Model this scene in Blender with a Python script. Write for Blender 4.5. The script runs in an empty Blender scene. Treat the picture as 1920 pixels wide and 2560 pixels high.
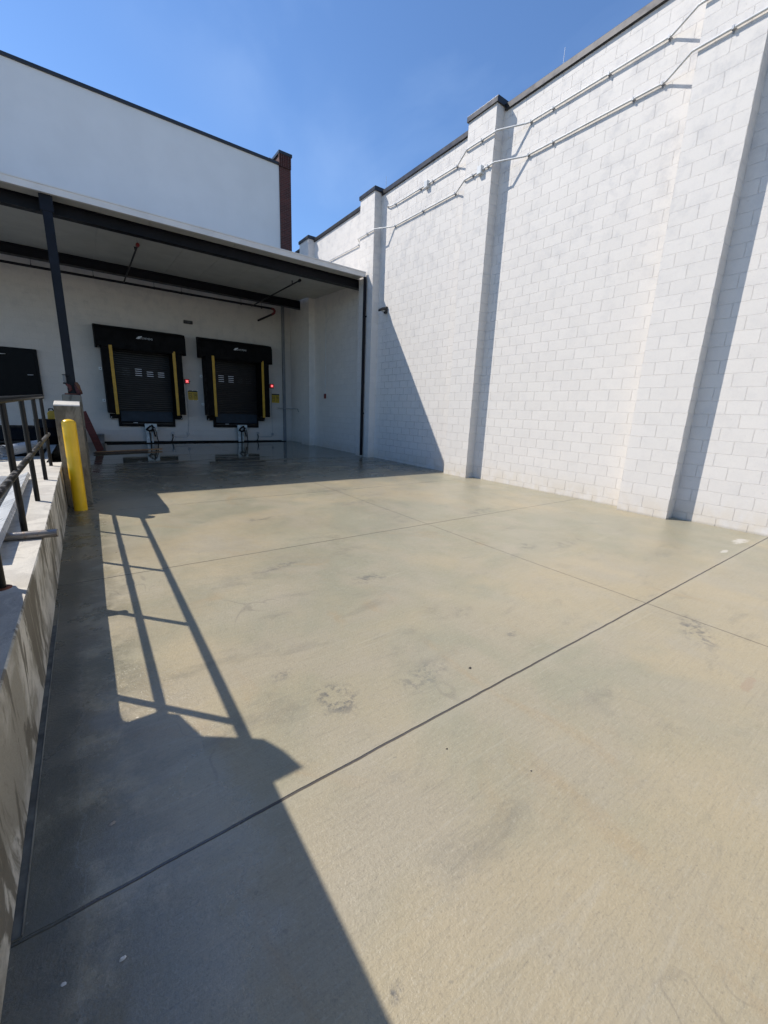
import bpy, math, random
from mathutils import Vector, Matrix
random.seed(7)
S = bpy.context.scene
COL = S.collection
R = math.radians

# ------------------------------------------------------------------ camera
cam = bpy.data.cameras.new('camera')
co = bpy.data.objects.new('camera', cam); COL.objects.link(co)
cam.sensor_fit = 'VERTICAL'; cam.sensor_height = 36.0
cam.lens = 36.0*1014.6/2560.0
cam.clip_start = 0.05; cam.clip_end = 2000
_r = Vector((0.81195206, -0.58252479, 0.03739953)); _u = Vector((0.10906237, 0.21433484, 0.97065235)); _f = Vector((0.57344508, 0.78404429, -0.23756115))
m = Matrix(((_r.x, _u.x, -_f.x, -7.8533), (_r.y, _u.y, -_f.y, -2.6012), (_r.z, _u.z, -_f.z, 1.5881), (0, 0, 0, 1)))
co.matrix_world = m
S.camera = co

# ------------------------------------------------------------------ light
SUN_DIR = Vector((-0.61, 0.68, 1.0))          # towards the sun
el = math.atan2(1.0, math.hypot(0.61, 0.68)); az = math.atan2(-0.61, 0.68)
W = bpy.data.worlds.new('World'); S.world = W; W.use_nodes = True
wt = W.node_tree; wt.nodes.clear()
def wn(t, **k):
    n = wt.nodes.new(t)
    for a, b in k.items(): setattr(n, a, b)
    return n
sky = wn('ShaderNodeTexSky', sky_type='NISHITA', sun_disc=False, sun_elevation=el, sun_rotation=az,
         altitude=100.0, air_density=1.0, dust_density=0.05, ozone_density=8.0)
bg = wn('ShaderNodeBackground'); out = wn('ShaderNodeOutputWorld')
bg.inputs['Strength'].default_value = 0.15
tc = wn('ShaderNodeTexCoord')
mp = wn('ShaderNodeMapping'); mp.inputs['Scale'].default_value = (2.2, 1.0, 3.2); mp.inputs['Rotation'].default_value = (0.3, 0.5, 0.7)
nz = wn('ShaderNodeTexNoise'); nz.inputs['Scale'].default_value = 1.7; nz.inputs['Detail'].default_value = 7; nz.inputs['Roughness'].default_value = 0.55; nz.inputs['Distortion'].default_value = 0.6
rp = wn('ShaderNodeValToRGB'); rp.color_ramp.elements[0].position = 0.5; rp.color_ramp.elements[1].position = 0.9
rp.color_ramp.elements[0].color = (0, 0, 0, 1); rp.color_ramp.elements[1].color = (0.16, 0.16, 0.16, 1)
mx = wn('ShaderNodeMix', data_type='RGBA'); mx.inputs[7].default_value = (3.4, 4.6, 6.6, 1)
L = wt.links.new
L(tc.outputs['Generated'], mp.inputs['Vector']); L(mp.outputs[0], nz.inputs['Vector']); L(nz.outputs['Fac'], rp.inputs[0])
n1 = Vector((-0.4655, 0.6093, -0.6419))
dt = wn('ShaderNodeVectorMath', operation='DOT_PRODUCT'); dt.inputs[1].default_value = n1; L(tc.outputs['Generated'], dt.inputs[0])
nb = wn('ShaderNodeTexNoise'); nb.inputs['Scale'].default_value = 5.0; nb.inputs['Detail'].default_value = 6; L(tc.outputs['Generated'], nb.inputs['Vector'])
ab = wn('ShaderNodeMath', operation='ABSOLUTE'); L(dt.outputs['Value'], ab.inputs[0])
mb = wn('ShaderNodeMapRange', interpolation_type='SMOOTHSTEP'); L(ab.outputs[0], mb.inputs[0]); mb.inputs[1].default_value = 0.16; mb.inputs[2].default_value = 0.0
mm = wn('ShaderNodeMath', operation='MULTIPLY'); L(mb.outputs[0], mm.inputs[0])
mr_ = wn('ShaderNodeMapRange', interpolation_type='SMOOTHSTEP'); L(nb.outputs['Fac'], mr_.inputs[0]); mr_.inputs[1].default_value = 0.36; mr_.inputs[2].default_value = 0.72; mr_.inputs[4].default_value = 0.15
L(mr_.outputs[0], mm.inputs[1])
ad = wn('ShaderNodeMath', operation='ADD', use_clamp=True); L(rp.outputs[0], ad.inputs[0]); L(mm.outputs[0], ad.inputs[1])
L(ad.outputs[0], mx.inputs[0]); L(sky.outputs[0], mx.inputs[6]); L(mx.outputs[2], bg.inputs['Color']); L(bg.outputs[0], out.inputs[0])
sl = bpy.data.lights.new('sun', 'SUN'); sl.energy = 4.3; sl.angle = R(0.53); sl.color = (1.0, 0.945, 0.86)
so = bpy.data.objects.new('sun', sl); COL.objects.link(so)
so.rotation_euler = SUN_DIR.to_track_quat('Z', 'Y').to_euler(); so.location = (-20, 25, 30)
S.view_settings.view_transform = 'Standard'; S.view_settings.look = 'None'
S.view_settings.exposure = 0.35; S.view_settings.gamma = 1.0

# ------------------------------------------------------------------ node helper
class NT:
    def __init__(s, name):
        s.m = bpy.data.materials.new(name); s.m.use_nodes = True
        s.t = s.m.node_tree; s.t.nodes.clear()
        s.o = s.n('ShaderNodeOutputMaterial'); s.p = s.n('ShaderNodeBsdfPrincipled')
        s.l(s.p.outputs[0], s.o.inputs[0])
    def n(s, t, **k):
        x = s.t.nodes.new(t)
        for a, b in k.items(): setattr(x, a, b)
        return x
    def l(s, a, b): s.t.links.new(a, b)
    def put(s, inp, v):
        if hasattr(v, 'links') or isinstance(v, bpy.types.NodeSocket): s.l(v, inp)
        else: inp.default_value = v
    def pos(s): return s.n('ShaderNodeNewGeometry').outputs['Position']
    def obj(s): return s.n('ShaderNodeTexCoord').outputs['Object']
    def sep(s, v):
        x = s.n('ShaderNodeSeparateXYZ'); s.put(x.inputs[0], v); return x.outputs
    def comb(s, a, b, c=0.0):
        x = s.n('ShaderNodeCombineXYZ'); s.put(x.inputs[0], a); s.put(x.inputs[1], b); s.put(x.inputs[2], c); return x.outputs[0]
    def math(s, op, a, b=0.0, c=0.0, clamp=False):
        x = s.n('ShaderNodeMath', operation=op, use_clamp=clamp)
        s.put(x.inputs[0], a); s.put(x.inputs[1], b); s.put(x.inputs[2], c); return x.outputs[0]
    def noise(s, vec, scale, detail=4, rough=0.55, stretch=None, dist=0.0):
        if stretch:
            q = s.n('ShaderNodeMapping'); q.inputs['Scale'].default_value = stretch; s.put(q.inputs[0], vec); vec = q.outputs[0]
        x = s.n('ShaderNodeTexNoise'); s.put(x.inputs['Vector'], vec)
        x.inputs['Scale'].default_value = scale; x.inputs['Detail'].default_value = detail; x.inputs['Roughness'].default_value = rough
        x.inputs['Distortion'].default_value = dist
        return x.outputs['Fac']
    def ramp(s, v, lo, hi, a=0.0, b=1.0):
        x = s.n('ShaderNodeMapRange', clamp=True, interpolation_type='SMOOTHSTEP'); s.put(x.inputs[0], v)
        x.inputs[1].default_value = lo; x.inputs[2].default_value = hi; x.inputs[3].default_value = a; x.inputs[4].default_value = b
        return x.outputs[0]
    def mix(s, f, a, b, mode='MIX'):
        x = s.n('ShaderNodeMix', data_type='RGBA', blend_type=mode); x.clamp_factor = True
        s.put(x.inputs[0], f)
        for i, v in ((6, a), (7, b)):
            if isinstance(v, tuple): x.inputs[i].default_value = (v[0], v[1], v[2], 1)
            else: s.l(v, x.inputs[i])
        return x.outputs[2]
    def bump(s, h, dist, strength=1.0, nrm=None):
        x = s.n('ShaderNodeBump'); s.put(x.inputs['Height'], h); x.inputs['Distance'].default_value = dist; x.inputs['Strength'].default_value = strength
        if nrm is not None: s.l(nrm, x.inputs['Normal'])
        return x.outputs[0]
    def fin(s, color, rough=0.6, metal=0.0, normal=None, spec=None, coat=None):
        c = s.p.inputs['Base Color']
        if isinstance(color, tuple): c.default_value = (*color[:3], 1)
        else: s.l(color, c)
        s.put(s.p.inputs['Roughness'], rough); s.put(s.p.inputs['Metallic'], metal)
        if spec is not None: s.put(s.p.inputs['Specular IOR Level'], spec)
        if normal is not None: s.l(normal, s.p.inputs['Normal'])
        return s.m

def simple(name, col, rough=0.5, metal=0.0, var=0.12, scale=6.0, bump=0.0, bscale=80.0, spec=None):
    k = NT(name); p = k.pos()
    v = k.ramp(k.noise(p, scale, 5), 0.3, 0.7, 1-var, 1+var)
    x = k.n('ShaderNodeMix', data_type='RGBA', blend_type='MULTIPLY'); x.inputs[0].default_value = 1
    x.inputs[6].default_value = (*col, 1); k.l(v, x.inputs[7])
    r = k.ramp(k.noise(p, scale*2.3, 4), 0.3, 0.7, rough*0.85, min(1, rough*1.15))
    nr = k.bump(k.noise(p, bscale, 3), bump) if bump else None
    return k.fin(x.outputs[2], r, metal, nr, spec)

CW, CH = 0.4064, 0.2032
def cmu(name, axis, off=0.0, z0=-0.069, base=(0.675, 0.635, 0.59), js=0.8, foot=0.5):
    k = NT(name); p = k.pos(); xyz = k.sep(p)
    a = k.math('SUBTRACT', xyz[axis], off); z = k.math('SUBTRACT', xyz[2], z0)
    # slightly irregular joints
    wob = k.noise(p, 9.0, 3); wob2 = k.noise(p, 23.0, 2)
    a2 = k.math('ADD', a, k.math('MULTIPLY', k.math('SUBTRACT', wob, 0.5), 0.014))
    z2 = k.math('ADD', z, k.math('MULTIPLY', k.math('SUBTRACT', wob2, 0.5), 0.009))
    b = k.n('ShaderNodeTexBrick', offset=0.5, offset_frequency=2, squash=1.0)
    k.l(k.comb(a2, z2), b.inputs['Vector'])
    b.inputs['Scale'].default_value = 1.0; b.inputs['Mortar Size'].default_value = 0.0055; b.inputs['Mortar Smooth'].default_value = 0.35
    b.inputs['Brick Width'].default_value = CW; b.inputs['Row Height'].default_value = CH; b.inputs['Bias'].default_value = 0.1
    d = tuple(c*0.975 for c in base); e = tuple(min(0.9, c*1.02) for c in base)
    b.inputs['Color1'].default_value = (*d, 1); b.inputs['Color2'].default_value = (*e, 1)
    b.inputs['Mortar'].default_value = tuple(c*(1+0.1*js) for c in base)+(1,)  # joints paler in colour to stand in for their sunlit lower lips
    # blotches: chalky greyish efflorescence higher up, fine speckle and pits
    blot = k.ramp(k.noise(p, 3.2, 8, 0.68), 0.45, 0.72)
    up = k.ramp(xyz[2], 2.5, 7.0, 0.25, 0.85)
    c1 = k.mix(k.math('MULTIPLY', blot, up), b.outputs['Color'], tuple(c*f for c, f in zip(base, (0.77, 0.785, 0.82))))
    fine = k.ramp(k.noise(p, 42.0, 6, 0.7), 0.52, 0.75)
    c2 = k.mix(k.math('MULTIPLY', fine, 0.34), c1, tuple(c*0.7 for c in base))
    # ochre splash-up at the foot of the wall
    ft = k.math('MULTIPLY', k.ramp(xyz[2], 0.02, 0.55, 1.0, 0.0), k.ramp(k.noise(p, 5.0, 5, 0.6, (1, 1, 0.6)), 0.30, 0.60))
    c3 = k.mix(k.math('MULTIPLY', ft, foot), c2, (0.58, 0.50, 0.38))
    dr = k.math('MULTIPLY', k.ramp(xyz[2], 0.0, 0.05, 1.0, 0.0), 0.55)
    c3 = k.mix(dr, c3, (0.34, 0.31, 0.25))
    # vertical faint wash marks
    st = k.ramp(k.noise(p, 2.0, 4, 0.6, (6, 6, 0.35)), 0.55, 0.8)
    c4 = k.mix(k.math('MULTIPLY', st, 0.16), c3, tuple(c*0.82 for c in base))
    h = k.math('SUBTRACT', 1.0, b.outputs['Fac'])
    n1 = k.bump(h, 0.013*js, 1.0)
    hh = k.math('ADD', k.math('MULTIPLY', k.noise(p, 60.0, 5, 0.7), 0.6), k.math('MULTIPLY', k.noise(p, 14.0, 4), 0.5))
    n2 = k.bump(hh, 0.004, 0.9, n1)
    pit = k.ramp(k.noise(p, 30.0, 2, 0.5), 0.28, 0.2, 0.0, 1.0)
    n3 = k.bump(k.math('MULTIPLY', pit, -1.0), 0.003, 1.0, n2)
    return k.fin(c4, 0.62, 0, n3, 0.35)

# floor ------------------------------------------------------------
def floor_mat():
    k = NT('floor_concrete'); p = k.pos(); xyz = k.sep(p)
    X, Y = xyz[0], xyz[1]
    big = k.noise(p, 0.42, 5, 0.6, None, 0.8); mid = k.noise(p, 1.6, 6, 0.62, (1, 1, 1), 0.5)
    warm = (0.368, 0.304, 0.192); green = (0.280, 0.257, 0.174); grey = (0.332, 0.286, 0.200)
    c = k.mix(k.ramp(big, 0.38, 0.62), warm, green)
    c = k.mix(k.ramp(mid, 0.4, 0.68, 0.0, 0.85), c, grey)
    # greenish curing tint along the right wall
    gw = k.math('MULTIPLY', k.ramp(X, -3.8, -0.3), k.ramp(k.noise(p, 0.8, 4), 0.3, 0.6))
    c = k.mix(k.math('MULTIPLY', gw, 0.5), c, (0.225, 0.222, 0.166))
    # rusty and ochre clouds
    ru = k.ramp(k.noise(p, 1.15, 5, 0.65, (1.3, 0.8, 1), 1.0), 0.58, 0.76)
    c = k.mix(k.math('MULTIPLY', ru, 0.5), c, (0.33, 0.235, 0.125))
    # broom streaks run along X
    bro = k.noise(p, 7.0, 5, 0.65, (0.35, 9.0, 1))
    c = k.mix(k.ramp(bro, 0.52, 0.75, 0.0, 0.3), c, (0.19, 0.168, 0.125))
    c = k.mix(k.ramp(k.noise(p, 5.0, 5, 0.65, (0.3, 6.0, 1)), 0.58, 0.75, 0.0, 0.3), c, (0.40, 0.365, 0.275))
    # fine broom lines, pale trowel seams and drag marks
    fb = k.noise(p, 22.0, 4, 0.7, (0.5, 7.0, 1), 0.2)
    c = k.mix(k.ramp(fb, 0.52, 0.72, 0.0, 0.30), c, (0.19, 0.165, 0.12))
    c = k.mix(k.ramp(fb, 0.46, 0.30, 0.0, 0.28), c, (0.44, 0.40, 0.31))
    tl = k.math('ABSOLUTE', k.math('SUBTRACT', k.noise(p, 1.3, 2, 0.4, (0.10, 2.2, 1)), 0.5))
    c = k.mix(k.math('MULTIPLY', k.ramp(tl, 0.006, 0.001), k.ramp(k.noise(p, 1.1, 3), 0.42, 0.62, 0.0, 0.2)), c, (0.44, 0.40, 0.315))
    dm = k.math('ABSOLUTE', k.math('SUBTRACT', k.noise(p, 1.7, 3, 0.5, (0.8, 0.5, 1), 0.8), 0.5))
    c = k.mix(k.math('MULTIPLY', k.ramp(dm, 0.006, 0.001), k.ramp(k.noise(p, 0.9, 3), 0.5, 0.66, 0.0, 0.4)), c, (0.15, 0.13, 0.10))
    wear = k.ramp(k.noise(p, 2.6, 7, 0.7, (0.6, 1.3, 1), 0.4), 0.54, 0.74)
    c = k.mix(k.math('MULTIPLY', wear, 0.5), c, (0.17, 0.155, 0.115))
    # sandy speckle
    sp = k.noise(p, 150.0, 3, 0.7)
    c = k.mix(k.ramp(sp, 0.55, 0.75, 0.0, 0.5), c, (0.12, 0.108, 0.085))
    c = k.mix(k.ramp(sp, 0.42, 0.28, 0.0, 0.4), c, (0.48, 0.45, 0.36))
    sp2 = k.noise(p, 48.0, 4, 0.7)
    c = k.mix(k.ramp(sp2, 0.54, 0.72, 0.0, 0.34), c, (0.16, 0.14, 0.105))
    c = k.mix(k.ramp(sp2, 0.44, 0.30, 0.0, 0.3), c, (0.45, 0.41, 0.315))
    dots = k.ramp(k.noise(p, 26.0, 2, 0.4), 0.27, 0.2)
    c = k.mix(k.math('MULTIPLY', dots, 0.45), c, (0.15, 0.14, 0.11))
    # sooty scuffs and stains at their own places
    edge = k.noise(p, 11.0, 5, 0.75)
    tot = None
    for (cx, cy, rx, ry, st, rot) in [(-5.75, .47, .22, .12, .55, 0), (-5.45, -.49, .16, .10, .25, .5), (-4.1, -1.72, .34, .13, .7, .5), (-3.45, .3, .22, .12, .5, 0.2),
                                 (-6.86, -.86, .14, .17, .75, 0.3), (-6.3, -.98, .26, .13, .42, .1), (-6.4, 1.19, .36, .08, .45, .2), (-5.9, 3.05, .3, .16, .4, .2),
                                 (-2.55, 1.9, .5, .2, .35, .2), (-4.0, 3.4, .7, .25, .3, 0), (-7.32, -2.01, .03, .03, .8, 0), (-6.35, -1.78, .05, .03, .6, 0),
                                 (-5.4, -.95, .1, .04, .5, .3), (-2.9, .1, .5, .12, .25, .1), (-3.9, 4.6, .8, .3, .3, 0), (-7.05, -.5, .12, .06, .4, 0.3)]:
        dx = k.math('SUBTRACT', X, cx); dy = k.math('SUBTRACT', Y, cy)
        ca, sa = math.cos(rot), math.sin(rot)
        u = k.math('ADD', k.math('MULTIPLY', dx, ca/rx), k.math('MULTIPLY', dy, sa/rx))
        v = k.math('ADD', k.math('MULTIPLY', dx, -sa/ry), k.math('MULTIPLY', dy, ca/ry))
        d = k.math('SQRT', k.math('ADD', k.math('MULTIPLY', u, u), k.math('MULTIPLY', v, v)))
        f = k.math('MULTIPLY', k.ramp(d, 1.15, 0.35), st)
        tot = f if tot is None else k.math('MAXIMUM', tot, f)
    scf = k.math('MULTIPLY', tot, k.ramp(edge, 0.46, 0.60))
    c = k.mix(scf, c, (0.085, 0.085, 0.085))
    # pink mark and pale paint patches
    for (cx, cy, rx, ry, colr, st) in [(-4.62, -2.16, .14, .035, (0.30, 0.18, 0.12), .32), (-.45, -1.11, .24, .07, (0.5, 0.47, 0.41), .9), (-1.28, -1.15, .13, .035, (0.5, 0.47, 0.41), .8)]:
        u = k.math('DIVIDE', k.math('SUBTRACT', X, cx), rx); v = k.math('DIVIDE', k.math('SUBTRACT', Y, cy), ry)
        d = k.math('ADD', k.math('SQRT', k.math('ADD', k.math('MULTIPLY', u, u), k.math('MULTIPLY', v, v))), k.math('MULTIPLY', k.math('SUBTRACT', k.noise(p, 13.0, 6, 0.75), 0.5), 3.2))
        c = k.mix(k.math('MULTIPLY', k.ramp(d, 0.95, 0.6), st), c, colr)
    # sawn and expansion joints
    wob = k.math('MULTIPLY', k.math('SUBTRACT', k.noise(p, 6.0, 3), 0.5), 0.012)
    jt = None
    for (ax, v, w) in [(1, -1.28, .0055), (1, 1.70, .0042), (1, 4.50, .004), (1, 7.34, .005), (1, 11.3, .005), (0, -3.90, .0034), (1, -5.4, .006)]:
        d = k.math('ABSOLUTE', k.math('ADD', k.math('SUBTRACT', xyz[ax], v), wob))
        f = k.ramp(d, w*1.5, w*0.7)
        jt = f if jt is None else k.math('MAXIMUM', jt, f)
    jd = k.math('ABSOLUTE', k.math('SUBTRACT', Y, -1.28))
    c = k.mix(k.ramp(jd, 0.10, 0.01, 0.0, 0.2), c, (0.38, 0.34, 0.26))
    c = k.mix(k.math('MULTIPLY', jt, 0.9), c, (0.045, 0.036, 0.033))
    # damp: puddled strip by the doors, drying band along the platform wall
    wetn = k.noise(p, 1.2, 6, 0.6, (0.28, 1.7, 1), 0.7)
    far = k.ramp(Y, 7.0, 13.5)
    wet = k.math('MULTIPLY', k.ramp(k.math('ADD', wetn, k.math('MULTIPLY', far, 0.30)), 0.52, 0.64), k.ramp(Y, 6.0, 8.5))
    damp = k.math('MULTIPLY', k.ramp(k.math('ADD', k.noise(p, 1.1, 5, 0.6), k.math('MULTIPLY', far, .5)), 0.30, 0.5), k.ramp(Y, 4.6, 7.5))
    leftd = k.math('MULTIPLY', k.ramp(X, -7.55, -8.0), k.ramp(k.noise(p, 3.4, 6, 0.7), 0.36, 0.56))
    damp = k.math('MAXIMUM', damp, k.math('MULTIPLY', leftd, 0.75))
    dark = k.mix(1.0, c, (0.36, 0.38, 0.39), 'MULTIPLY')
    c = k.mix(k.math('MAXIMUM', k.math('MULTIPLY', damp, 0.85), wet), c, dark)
    # grime line in the corner by the platform wall
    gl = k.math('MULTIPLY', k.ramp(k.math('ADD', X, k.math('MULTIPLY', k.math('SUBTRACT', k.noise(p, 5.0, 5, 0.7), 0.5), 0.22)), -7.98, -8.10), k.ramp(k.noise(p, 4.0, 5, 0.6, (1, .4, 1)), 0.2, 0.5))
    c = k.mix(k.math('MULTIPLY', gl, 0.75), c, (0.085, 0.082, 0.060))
    ef = k.math('ABSOLUTE', k.math('ADD', k.math('SUBTRACT', X, -8.035), k.math('MULTIPLY', k.math('SUBTRACT', k.noise(p, 5.0, 5, 0.7), 0.5), 0.16)))
    c = k.mix(k.math('MULTIPLY', k.ramp(ef, 0.004, 0.001), 0.25), c, (0.30, 0.29, 0.25))
    rgh = k.ramp(k.noise(p, 0.9, 5, 0.6), 0.35, 0.65, 0.30, 0.46)
    rgh = k.math('SUBTRACT', rgh, k.math('MULTIPLY', damp, 0.15))
    # thin film of water in the corner by the platform wall
    fu = k.math('DIVIDE', k.math('SUBTRACT', X, -7.74), .30); fv = k.math('DIVIDE', k.math('SUBTRACT', Y, -.95), 1.15)
    fd = k.math('ADD', k.math('SQRT', k.math('ADD', k.math('MULTIPLY', fu, fu), k.math('MULTIPLY', fv, fv))), k.math('MULTIPLY', k.math('SUBTRACT', k.noise(p, 4.0, 6, 0.7), 0.5), 1.7))
    film = k.ramp(fd, 1.15, 0.55)
    rgh = k.math('SUBTRACT', rgh, k.math('MULTIPLY', film, 0.17))
    r2 = k.n('ShaderNodeMix', data_type='FLOAT'); k.l(wet, r2.inputs[0]); k.l(rgh, r2.inputs[2]); r2.inputs[3].default_value = 0.035
    # relief
    h = k.math('ADD', k.math('MULTIPLY', k.noise(p, 75.0, 5, 0.72), 0.75), k.math('MULTIPLY', k.noise(p, 16.0, 4, 0.6, (0.5, 3.0, 1)), 0.3))
    h = k.math('ADD', h, k.math('MULTIPLY', k.noise(p, 30.0, 5, 0.65), 0.55))
    amt = k.math('SUBTRACT', 1.0, k.math('MULTIPLY', wet, 0.97))
    n1 = k.bump(k.math('MULTIPLY', h, amt), 0.0042, 0.85)
    n2 = k.bump(k.math('MULTIPLY', jt, -1.0), 0.006, 1.0, n1)
    shn = k.math('ADD', k.ramp(k.noise(p, 0.7, 4, 0.6), 0.4, 0.62, 0.4, 0.8), k.math('MULTIPLY', film, 0.6))
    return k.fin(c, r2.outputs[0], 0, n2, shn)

def conc(name, base, patch, drip, dirty=0.5, rough=0.75):
    k = NT(name); p = k.pos(); xyz = k.sep(p)
    c = k.mix(k.ramp(k.noise(p, 2.1, 6, 0.62, (1, 1, 1.2), 0.6), 0.42, 0.6), base, patch)
    dn = k.ramp(k.noise(p, 2.6, 6, 0.62, (1.3, 1.3, 0.5), 1.2), 0.50, 0.58)
    c = k.mix(k.math('MULTIPLY', dn, dirty), c, drip)
    c = k.mix(k.ramp(k.noise(p, 55.0, 5, 0.7), 0.54, 0.75, 0.0, 0.35), c, tuple(x*0.45 for x in base))
    pit = k.ramp(k.noise(p, 24.0, 2, 0.4), 0.27, 0.21)
    c = k.mix(k.math('MULTIPLY', pit, 0.5), c, tuple(x*0.4 for x in base))
    n1 = k.bump(k.noise(p, 40.0, 5, 0.7), 0.006, 0.8)
    n2 = k.bump(k.math('MULTIPLY', pit, -1), 0.006, 1.0, n1)
    return k.fin(c, rough, 0, n2, 0.35)

def brick_red():
    k = NT('red_brick'); p = k.pos(); xyz = k.sep(p)
    b = k.n('ShaderNodeTexBrick', offset=0.5); k.l(k.comb(k.math('ADD', xyz[0], xyz[1]), xyz[2]), b.inputs['Vector'])
    b.inputs['Scale'].default_value = 1; b.inputs['Mortar Size'].default_value = 0.006; b.inputs['Brick Width'].default_value = 0.203; b.inputs['Row Height'].default_value = 0.0677
    b.inputs['Color1'].default_value = (0.105, 0.032, 0.026, 1); b.inputs['Color2'].default_value = (0.065, 0.022, 0.019, 1); b.inputs['Mortar'].default_value = (0.12, 0.09, 0.08, 1)
    n = k.bump(k.math('SUBTRACT', 1.0, b.outputs['Fac']), 0.006)
    return k.fin(b.outputs['Color'], 0.8, 0, n, 0.3)

def wood(name, col, dark):
    k = NT(name); p = k.pos()
    g = k.noise(p, 3.0, 6, 0.6, (1.2, 9, 14)); c = k.mix(k.ramp(g, 0.35, 0.65), col, dark)
    return k.fin(c, 0.7, 0, k.bump(g, 0.002), 0.3)

def rustpaint(name, col, rust, amt, rough=0.38, metal=0.0, spec=0.5):
    k = NT(name); p = k.pos()
    f = k.ramp(k.noise(p, 14.0, 6, 0.65), 0.6-amt*0.25, 0.74-amt*0.25)
    c = k.mix(f, col, rust); r = k.ramp(f, 0, 1, rough, 0.75)
    return k.fin(c, r, metal, k.bump(k.noise(p, 60.0, 4, 0.6), 0.0012), spec)

def emit(name, col, s):
    k = NT(name); k.fin(col, 0.4); k.p.inputs['Emission Color'].default_value = (*col, 1); k.p.inputs['Emission Strength'].default_value = s
    return k.m

M = {}
M['floor'] = floor_mat()
M['cmu_x'] = cmu('block_wall_along_y', 1)
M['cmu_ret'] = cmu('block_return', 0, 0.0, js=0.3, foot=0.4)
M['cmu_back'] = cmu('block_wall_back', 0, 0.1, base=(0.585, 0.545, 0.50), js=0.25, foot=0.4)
M['cap'] = simple('dark_bronze_coping', (0.045, 0.044, 0.047), 0.36, 0.6, 0.1, 3)
M['stucco'] = simple('white_stucco', (0.665, 0.65, 0.64), 0.8, 0, 0.03, 0.8, 0.003, 120)
M['brick'] = brick_red()
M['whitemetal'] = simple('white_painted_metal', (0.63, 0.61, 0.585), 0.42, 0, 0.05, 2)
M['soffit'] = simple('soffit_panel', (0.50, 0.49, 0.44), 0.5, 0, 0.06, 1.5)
M['steel'] = simple('dark_navy_steel', (0.005, 0.0055, 0.009), 0.45, 0.0, 0.3, 4, 0.001, 60, 0.2)
M['rail'] = rustpaint('brown_black_rail_paint', (0.004, 0.0035, 0.0035), (0.03, 0.022, 0.018), 0.0, 0.3, 0.0, 0.28)
M['railworn'] = rustpaint('worn_splattered_rail', (0.012, 0.011, 0.010), (0.17, 0.16, 0.145), 0.42, 0.36, 0.0, 0.35)
M['rust'] = simple('rust', (0.16, 0.05, 0.025), 0.85, 0, 0.4, 20)
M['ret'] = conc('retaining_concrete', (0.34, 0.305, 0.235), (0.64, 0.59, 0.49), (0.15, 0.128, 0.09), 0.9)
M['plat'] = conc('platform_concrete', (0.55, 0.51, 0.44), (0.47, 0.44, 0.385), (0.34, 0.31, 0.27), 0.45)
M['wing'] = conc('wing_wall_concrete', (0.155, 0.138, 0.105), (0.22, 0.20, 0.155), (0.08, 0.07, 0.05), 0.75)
M['yellow'] = simple('yellow_paint', (0.86, 0.50, 0.008), 0.33, 0, 0.06, 5, 0.0006, 90)
M['black'] = simple('black_vinyl', (0.003, 0.003, 0.0032), 0.65, 0, 0.3, 3, 0.008, 7, 0.12)
M['rubber'] = simple('black_rubber', (0.005, 0.005, 0.005), 0.7, 0, 0.2, 6, 0, 80, 0.2)
M['door'] = simple('dark_slat_steel', (0.007, 0.007, 0.008), 0.4, 0.0, 0.15, 2, 0, 80, 0.35)
M['leveler'] = simple('navy_leveler_plate', (0.008, 0.020, 0.034), 0.5, 0.0, 0.2, 5, 0, 80, 0.25)
M['padyel'] = simple('yellow_guide_stripe', (0.46, 0.26, 0.012), 0.5, 0, 0.12, 9)
M['white'] = simple('white_paint', (0.60, 0.61, 0.61), 0.45, 0, 0.06, 6)
M['pump'] = simple('pale_grey_pump_paint', (0.50, 0.55, 0.55), 0.4, 0, 0.2, 8)
M['greycond'] = simple('grey_conduit', (0.32, 0.33, 0.35), 0.4, 0.3, 0.1, 6)
M['downpipe'] = simple('grey_downpipe', (0.20, 0.205, 0.22), 0.5, 0, 0.1, 3)
M['galv'] = simple('galvanised_sheet', (0.62, 0.64, 0.66), 0.28, 0.5, 0.05, 2)
M['duct'] = simple('galvanised_duct', (0.66, 0.68, 0.70), 0.3, 0.35, 0.05, 4)
M['red'] = simple('red_paint', (0.16, 0.010, 0.010), 0.4, 0, 0.15, 6)
M['redwood'] = wood('red_plank_wood', (0.12, 0.028, 0.022), (0.07, 0.018, 0.015))
M['lumber'] = wood('lumber_wood', (0.42, 0.26, 0.13), (0.26, 0.14, 0.07))
M['bucket'] = simple('grey_bucket', (0.24, 0.25, 0.26), 0.45, 0, 0.1, 6)
M['signy'] = simple('sign_yellow', (0.46, 0.31, 0.02), 0.5, 0, 0.06, 8)
M['signk'] = simple('sign_black', (0.012, 0.012, 0.012), 0.5, 0, 0.1, 8)
M['lettering'] = simple('pale_lettering', (0.55, 0.56, 0.57), 0.5, 0, 0.1, 8)
M['winlit'] = emit('glowing_slot_glass', (0.5, 0.54, 0.6), 0.055)  # slot brightness put in as weak emission, no light behind the slots
M['windim'] = simple('dim_slot_glass', (0.015, 0.017, 0.024), 0.3, 0, 0.1, 5)
M['redx'] = emit('red_signal_cross', (1.0, 0.16, 0.17), 1.3)
M['redlens'] = emit('red_signal_lens', (0.35, 0.003, 0.008), 0.22)
M['glassblk'] = simple('black_gloss_panel', (0.003, 0.003, 0.004), 0.35, 0, 0.1, 5, 0, 80, 0.08)
M['tarp'] = simple('black_tarpaulin', (0.004, 0.004, 0.005), 0.6, 0, 0.3, 2, 0.02, 5, 0.12)
M['shadowblock'] = simple('shadow_block_grey', (0.14, 0.15, 0.16), 0.5, 0, 0.2, 2, 0.02, 5)  # for the unseen block that shades the yard
M['pallet'] = wood('dark_pallet_wood', (0.09, 0.065, 0.045), (0.05, 0.036, 0.026))
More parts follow.
